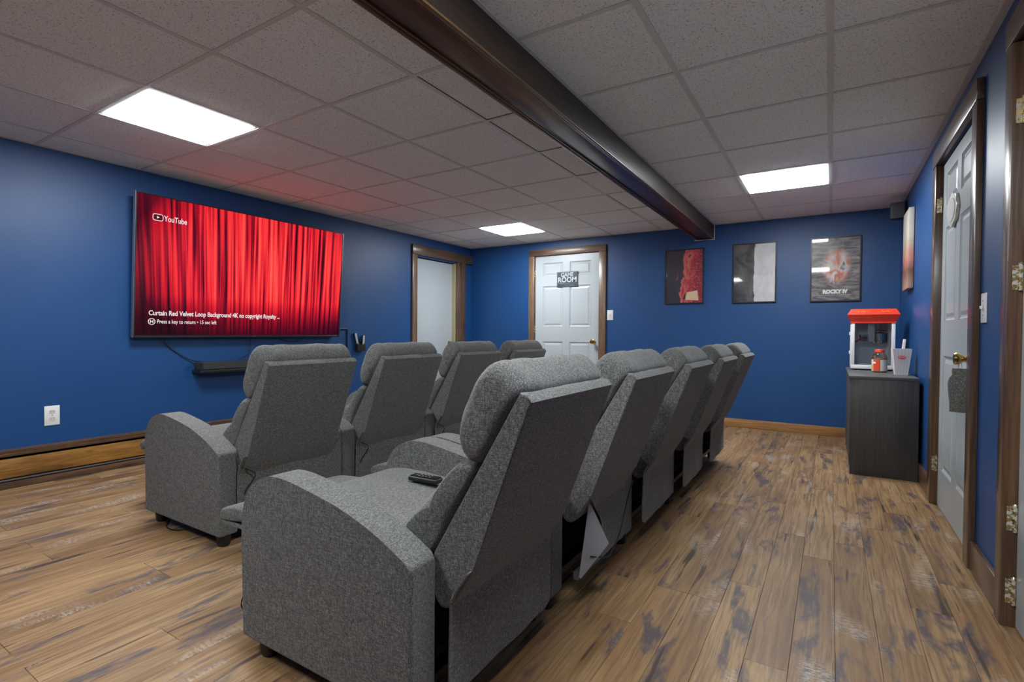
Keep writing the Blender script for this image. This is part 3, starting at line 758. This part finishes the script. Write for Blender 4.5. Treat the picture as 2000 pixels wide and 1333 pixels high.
def pr3(t, x, z):
    P = t.coord('Object'); n = t.noise(t.mapping(P, (7, 1, 26)), 1, 3, .6, 1.0); m = t.noise(t.mapping(P, (8, 1, 6)), 1, 2, .5, .5)
    c = t.ramp(n, [(.36, (.060, .055, .065)), (.52, (.17, .155, .155)), (.66, (.30, .27, .255))])
    r = t.math('ADD', t.math('POWER', t.math('DIVIDE', t.math('ABSOLUTE', t.math('SUBTRACT', x, .01)), .135), 2.0), t.math('POWER', t.math('DIVIDE', t.math('ABSOLUTE', t.math('SUBTRACT', z, .03)), .20), 2.0))
    k = t.ramp(r, [(.35, 1), (1.25, 0)])
    blob = t.ramp(m, [(.34, (.10, .09, .11)), (.42, (.55, .53, .54)), (.50, (.58, .30, .19)), (.56, (.48, .10, .07)), (.64, (.66, .60, .58)), (.72, (.32, .17, .12))])
    return t.mix(k, c, blob)
PM = [mat_print('poster_print_red', pr1), mat_print('poster_print_monochrome', pr2), mat_print('poster_print_grey', pr3)]
posters = [(-1.451, 1.680, .434, .629, 'black framed poster in deep red and black tones'), (-.7155, 1.681, .431, .646, 'black framed poster split into dark and pale halves'),
           (.0235, 1.6775, .433, .649, 'black framed grey poster lettered in white at its foot')]
WL = plain('white_print', (.78, .77, .74), .5)
def flatshape(name, pts, y, mat, parent): return obj(name, lambda bm: bm_prism(bm, pts, y, y + .0004, 'y'), mat, parent, 0)
for i, (x, z, w_, h_, lab) in enumerate(posters):
    p = tag(empty('framed_poster', (x, YF, z)), lab, 'poster', 'posters on the end wall')
    def frm(bm):
        f = .013
        for a in ((-w_ / 2, w_ / 2, -h_ / 2, -h_ / 2 + f), (-w_ / 2, w_ / 2, h_ / 2 - f, h_ / 2), (-w_ / 2, -w_ / 2 + f, -h_ / 2 + f, h_ / 2 - f), (w_ / 2 - f, w_ / 2, -h_ / 2 + f, h_ / 2 - f)):
            bm_box(bm, a[0], a[1], -.020, -.001, a[2], a[3], .0015, 1)
    obj('frame', frm, FRAMEB, p, 0)
    boxo('print', -w_ / 2 + .013, w_ / 2 - .013, -.011, -.003, -h_ / 2 + .013, h_ / 2 - .013, PM[i], p)
    if i == 0:
        flatshape('pale_block', [(.02, -.27), (.165, -.28), (.150, -.165), (.035, -.185)], -.0116, plain('cream_print', (.66, .50, .32), .5), p)
    if i == 2:
        text('lettering', 'ROCKY IV', .050, WL, p, (0, -.0114, -.226), RF, xs=.92, offset=.0035)
        obj('credit_line', lambda bm: bm_box(bm, -.14, .14, -.0118, -.0112, -.262, -.256), plain('grey_print', (.34, .33, .32), .5), p, 0)

# ================================================================== RIGHT WALL
def prc(t, x, z):
    P = t.coord('Object'); n = t.noise(t.mapping(P, (1, 9, 5)), 1, 3, .6, .8)
    zz = t.math('ADD', t.math('ADD', t.math('DIVIDE', z, .64), .5), t.math('MULTIPLY', t.math('SUBTRACT', n, .5), .35))
    return t.ramp(zz, [(.05, (.42, .27, .20)), (.22, (.20, .085, .06)), (.38, (.52, .22, .17)), (.52, (.50, .36, .27)), (.68, (.58, .53, .45)), (.9, (.60, .57, .50))])
cv = tag(empty('canvas_picture', (XR, 5.275, 1.712)), 'beige and reddish canvas picture on the side wall by the corner', 'picture')
t_ = NT('canvas_print'); xx, yy, zz_ = t_.sep(t_.coord('Object')); t_.bsdf(Base_Color=prc(t_, xx, zz_), Roughness=.6); CANV = t_.m
boxo('wrapped_canvas', -.040, -.004, -.178, .178, -.318, .318, CANV, cv, .003)
boxo('stretcher', -.0038, -.0005, -.165, .165, -.305, .305, PINE_Y, cv)
sp = tag(empty('wall_speaker', (.475, 5.60, 2.105)), 'small dark grey speaker high in the corner above the canvas', 'speaker')
SPK = plain('dark_grey_speaker', (.035, .040, .046), .55)
boxo('cabinet', -.052, .052, -.045, .055, -.070, .070, SPK, sp, .008)
boxo('grille', -.044, .044, -.0485, -.0455, -.062, .062, plain('speaker_cloth', (.05, .056, .062), .9), sp, .001)
boxo('bracket', .0525, .0695, .0, .03, -.02, .085, BLACKM, sp)
# plaque and pouch on door_3
def plq(bm):
    pts = []
    for k in range(64):
        a = 2 * PI * k / 64; rr = 1 + .07 * math.cos(8 * a)
        pts.append((.135 * rr * math.cos(a), .088 * rr * math.sin(a)))
    bm_prism(bm, pts, -.014, -.001, 'x', .003, 2)
pq = tag(empty('door_plaque', (XR + .010, 3.62, 1.700)), 'ornate white plaque with wavy edge on the side door', 'plaque')
obj('plaque_body', plq, plain('antique_white', (.62, .62, .58), .4), pq)
def plr(bm):
    pts = [(.098 * math.cos(2 * PI * k / 40), .062 * math.sin(2 * PI * k / 40)) for k in range(40)]
    bm_prism(bm, pts, -.0165, -.0142, 'x', .0006, 1)
obj('plaque_field', plr, plain('pale_grey_field', (.66, .68, .70), .4), pq)
pc = tag(empty('hanging_pouch', (XR - .034, 3.128, .872), 1.25), 'grey fabric pouch hanging from the brass knob of the side door', 'pouch')
def bag(bm):
    nz, ny = 14, 10; R = []
    for j in range(nz + 1):
        f = j / nz; z = -.005 - .205 * f; wv = .028 + .012 * min(1, f * 3) - .008 * math.exp(-((f - .14) / .06) ** 2) + .004 * math.sin(f * 5)
        th = .004 + .016 * math.sin(PI * min(1, max(0, (f - .1) / .9))) ** .7
        R.append([bm.verts.new((th * math.sin(2 * PI * k / 20), wv * math.cos(2 * PI * k / 20), z)) for k in range(20)])
    for a, b_ in zip(R[:-1], R[1:]):
        for k in range(20): bm.faces.new((a[k], a[(k + 1) % 20], b_[(k + 1) % 20], b_[k]))
    bm.faces.new(R[0]); bm.faces.new(R[-1][::-1])
obj('bag', bag, FABRIC, pc, 60)
obj('drawstring', lambda bm: bm_tube(bm, spline([(.001, .008, -.034), (0, .006, .0), (.002, .0, .046), (.002, -.006, .0), (.001, -.008, -.034)], 5), .0018), plain('white_string', (.75, .74, .70), .8), pc, 60)

# cabinet in the corner
CX0, CX1, CY0, CY1, CH = .128, .524, 4.50, 5.70, .722
cb = tag(empty('storage_cabinet', ((CX0 + CX1) / 2, (CY0 + CY1) / 2, 0)), 'low charcoal wood-grain cabinet under the popcorn machine', 'cabinet')
cx, cy = cb.location.x, cb.location.y
boxo('end_panel', CX0 - cx, CX1 - cx, CY0 - cy, CY0 + .02 - cy, 0, CH - .0225, CABW, cb, .001)
boxo('end_panel', CX0 - cx, CX1 - cx, CY1 - .02 - cy, CY1 - cy, 0, CH - .0225, CABW, cb, .001)
boxo('back_panel', CX1 - .012 - cx, CX1 - cx, CY0 + .0205 - cy, CY1 - .0205 - cy, .06, CH - .0225, CABW, cb)
boxo('bottom_panel', CX0 + .022 - cx, CX1 - .0125 - cx, CY0 + .0205 - cy, CY1 - .0205 - cy, .06, .08, CABW, cb)
boxo('plinth', CX0 + .04 - cx, CX0 + .055 - cx, CY0 + .0205 - cy, CY1 - .0205 - cy, 0, .0595, CABW, cb)
boxo('top', CX0 - .012 - cx, CX1 - cx, CY0 - .006 - cy, CY1 + .006 - cy, CH - .022, CH, CABT, cb, .0015)
for k in range(3):
    a = CY0 + .0235 + k * .387 - cy
    boxo('door', CX0 - .004 - cx, CX0 + .014 - cx, a, a + .379, .065, CH - .026, CABW, cb, .001)

# popcorn machine
pm = tag(empty('popcorn_machine', (.296, 5.39, CH)), 'red-roofed popcorn machine with glass sides on the cabinet', 'popcorn machine')
hw, hd_ = .152, .140
WM = plain('white_enamel', (.74, .75, .74), .3)
boxo('base', -hw, hw, -hd_, hd_, .012, .046, WM, pm, .004)
for sx in (-1, 1):
    for sy in (-1, 1):
        boxo('post', *sorted((sx * hw, sx * (hw - .026))), *sorted((sy * hd_, sy * (hd_ - .022))), .0462, .398, WM, pm, .002)
        obj('foot', lambda bm: bm_lathe(bm, [(.012, 0), (.014, .003), (.014, .012)], (sx * (hw - .03), sy * (hd_ - .03), 0), 12), BLACKP, pm)
def roof(bm):
    L = [(hw + .004, hd_ + .004, .3985), (hw + .004, hd_ + .004, .412), (hw + .030, hd_ + .030, .470), (hw + .002, hd_ + .002, .518)]
    R = [[bm.verts.new((sx * a, sy * b_, z)) for sx, sy in ((-1, -1), (1, -1), (1, 1), (-1, 1))] for a, b_, z in L]
    for q, r_ in zip(R[:-1], R[1:]):
        for k in range(4): bm.faces.new((q[k], q[(k + 1) % 4], r_[(k + 1) % 4], r_[k]))
    bm.faces.new(R[0][::-1]); bm.faces.new(R[-1])
rf = obj('roof', roof, REDP, pm, 0)
YEL = plain('yellow_script', (.95, .42, .10), .4)
sl = math.atan2(.028, .048)
def script(x0, n, w_):
    pts = [(x0 + w_ * k / n, 0, (.008 if k % 2 else -.006) + .004 * math.sin(k * 1.7)) for k in range(n + 1)]
    o = obj('script_lettering', lambda bm: bm_tube(bm, spline(pts, 4), .0018, 6), YEL, rf, 60, loc=(0, -hd_ - .0180, .4945)); o.rotation_euler = (-sl, 0, 0)
script(-.120, 9, .090); script(.050, 8, .078)
for nm, a in (('glass_pane', (-hw + .0265, hw - .0265, -hd_ + .008, -hd_ + .011)), ('glass_pane', (-hw + .008, -hw + .011, -hd_ + .0225, hd_ - .0225)), ('glass_pane', (hw - .011, hw - .008, -hd_ + .0225, hd_ - .0225))):
    boxo(nm, a[0], a[1], a[2], a[3], .0465, .398, GLASS, pm)
boxo('back_plate', -hw + .0265, hw - .0265, hd_ - .012, hd_ - .008, .0465, .398, plain('pale_back_panel', (.72, .77, .84), .35), pm)
kt = obj('kettle', lambda bm: bm_lathe(bm, [(.030, .0), (.056, .006), (.060, .02), (.060, .085), (.063, .088), (.060, .094), (.018, .102), (.006, .104)], (.052, .02, .225), 28), STEEL, pm, 40)
obj('lid', lambda bm: bm_lathe(bm, [(.062, 0), (.062, .004), (.050, .012), (.004, .014)], (.052, .02, .3295), 28), STEEL, kt, 40)
boxo('motor_cover', -.028, .018, -.062, -.012, .242, .397, plain('grey_cover', (.55, .57, .55), .4), pm, .003)
obj('hanger_rod', lambda bm: bm_tube(bm, [(.052, .02, .344), (.052, .02, .398)], .006), STEEL, pm)
obj('kettle_handle', lambda bm: bm_tube(bm, spline([(-.010, .0, .270), (-.06, -.01, .275), (-.085, -.02, .262), (-.118, -.03, .236)], 4), .007), REDP, pm, 60)
obj('popper_cup', lambda bm: bm_lathe(bm, [(.030, 0), (.032, .002), (.036, .055), (.034, .055), (.028, .004)], (-.055, -.03, .245), 20), mat_glass('cup_glass', (.8, .86, .88)), pm, 40)
for z in (.15, .31): boxo('door_hinge', -hw - .014, -hw - .0005, -hd_ + .004, -hd_ + .022, z - .014, z + .014, WM, pm, .002)
obj('kernel_tray', lambda bm: bm_box(bm, -.10, .10, -.09, .09, .0465, .056, .003), STEEL, pm)

# jar of kernels
jr = tag(empty('popcorn_jar', (.332, 5.06, CH)), 'clear jar of popcorn kernels with red lid and label', 'jar')
JG = mat_glass('jar_plastic', (.95, .95, .93))
obj('body', lambda bm: bm_lathe(bm, [(.040, 0), (.050, .004), (.052, .012), (.052, .105), (.050, .120), (.040, .145), (.029, .158), (.028, .168)], (0, 0, 0), 28), JG, jr, 50)
def kern():
    t = NT('popcorn_kernels'); v = t.n('ShaderNodeTexVoronoi', ins={'Vector': t.coord(), 'Scale': 190.0})
    t.bsdf(Base_Color=t.mix(t.math('MULTIPLY', v.outputs['Distance'], 1.3), (.92, .60, .24), (.55, .24, .06)), Roughness=.4); return t.m
kf = obj('kernels', lambda bm: bm_lathe(bm, [(.038, .002), (.0485, .006), (.0505, .014), (.0505, .108), (.030, .112), (.002, .113)], (0, 0, 0), 28), kern(), jr, 50); kf['kind'] = 'stuff'
obj('lid', lambda bm: bm_lathe(bm, [(.030, .160), (.032, .162), (.032, .180), (.029, .184), (.004, .185)], (0, 0, 0), 28), REDP, jr, 40)
def lab_(a0, a1, z0, z1, rr):
    def b(bm):
        n = 14; A = []
        for k in range(n + 1):
            a = math.radians(a0 + (a1 - a0) * k / n)
            A.append([bm.verts.new((r_ * math.cos(a), r_ * math.sin(a), z)) for r_, z in ((rr, z0), (rr, z1), (rr + .0006, z1), (rr + .0006, z0))])
        for p, q in zip(A[:-1], A[1:]):
            for k in range(4): bm.faces.new((p[k], p[(k + 1) % 4], q[(k + 1) % 4], q[k]))
        bm.faces.new(A[0]); bm.faces.new(A[-1][::-1])
    return b
lb = obj('label_band', lab_(165, 375, .012, .102, .0523), plain('label_cream', (.74, .70, .62), .45), jr, 60)
obj('label_field', lab_(218, 272, .014, .100, .0531), plain('label_red', (.72, .07, .03), .4), lb, 60)
obj('label_swirl', lab_(196, 220, .026, .060, .0532), plain('label_orange', (.90, .38, .08), .4), lb, 60)
obj('label_spot', lab_(206, 240, .070, .084, .0539), plain('label_white', (.85, .84, .82), .45), lb, 60)

# striped popcorn bucket with a scoop
bk = tag(empty('popcorn_bucket', (.450, 4.84, CH)), 'white striped popcorn tub holding a scoop', 'tub')
def tub():
    t = NT('striped_card'); x, y, z = t.sep(t.coord())
    s = t.math('ADD', t.math('MULTIPLY', x, t.math('SUBTRACT', 1.25, t.math('MULTIPLY', z, 1.8))), t.math('MULTIPLY', y, t.math('SUBTRACT', 1.25, t.math('MULTIPLY', z, 1.8))))
    st = t.ramp(t.math('FRACT', t.math('MULTIPLY', s, 52.0)), [(.0, 1), (.08, 1), (.11, 0)], 'LINEAR')
    t.bsdf(Base_Color=t.mix(t.math('MULTIPLY', st, .55), (.78, .75, .75), (.60, .22, .24)), Roughness=.45); return t.m
def tubm(bm):
    n = 4; L = [(.038, 0), (.058, .196), (.0565, .196), (.0365, .004)]
    R = [[bm.verts.new((sx * r_, sy * r_, z)) for sx, sy in ((-1, -1), (1, -1), (1, 1), (-1, 1))] for r_, z in L]
    for q, r_ in zip(R[:-1], R[1:]):
        for k in range(4): bm.faces.new((q[k], q[(k + 1) % 4], r_[(k + 1) % 4], r_[k]))
    bm.faces.new(R[0][::-1]); bm.faces.new(R[-1])
obj('tub', tubm, tub(), bk, 0, rot=(0, 0, .04))
ov = obj('emblem', lambda bm: bm_prism(bm, [(.026 * math.cos(2 * PI * k / 28), .013 * math.sin(2 * PI * k / 28)) for k in range(28)], -.0006, 0, 'y'), plain('emblem_red', (.62, .06, .06), .45), bk, 0, loc=(0, -.0535, .135), rot=(-.102, 0, .04))
text('lettering', 'POPCORN', .0105, WL, ov, (0, -.0008, 0), RF, xs=.85, extrude=.0001)
sc = tag(empty('scoop', (.444, 4.845, CH + .0075)), 'white plastic scoop standing in the striped tub', 'scoop'); sc.rotation_euler = (0, .10, 0)
boxo('handle', -.010, .010, -.006, .006, .10, .262, WHITE, sc, .004)
obj('bowl', lambda bm: bm_prism(bm, [(-.024, .012), (.024, .012), (.024, .09), (.010, .10), (-.010, .10), (-.024, .09)], -.012, .012, 'y', .003, 2), WHITE, sc)
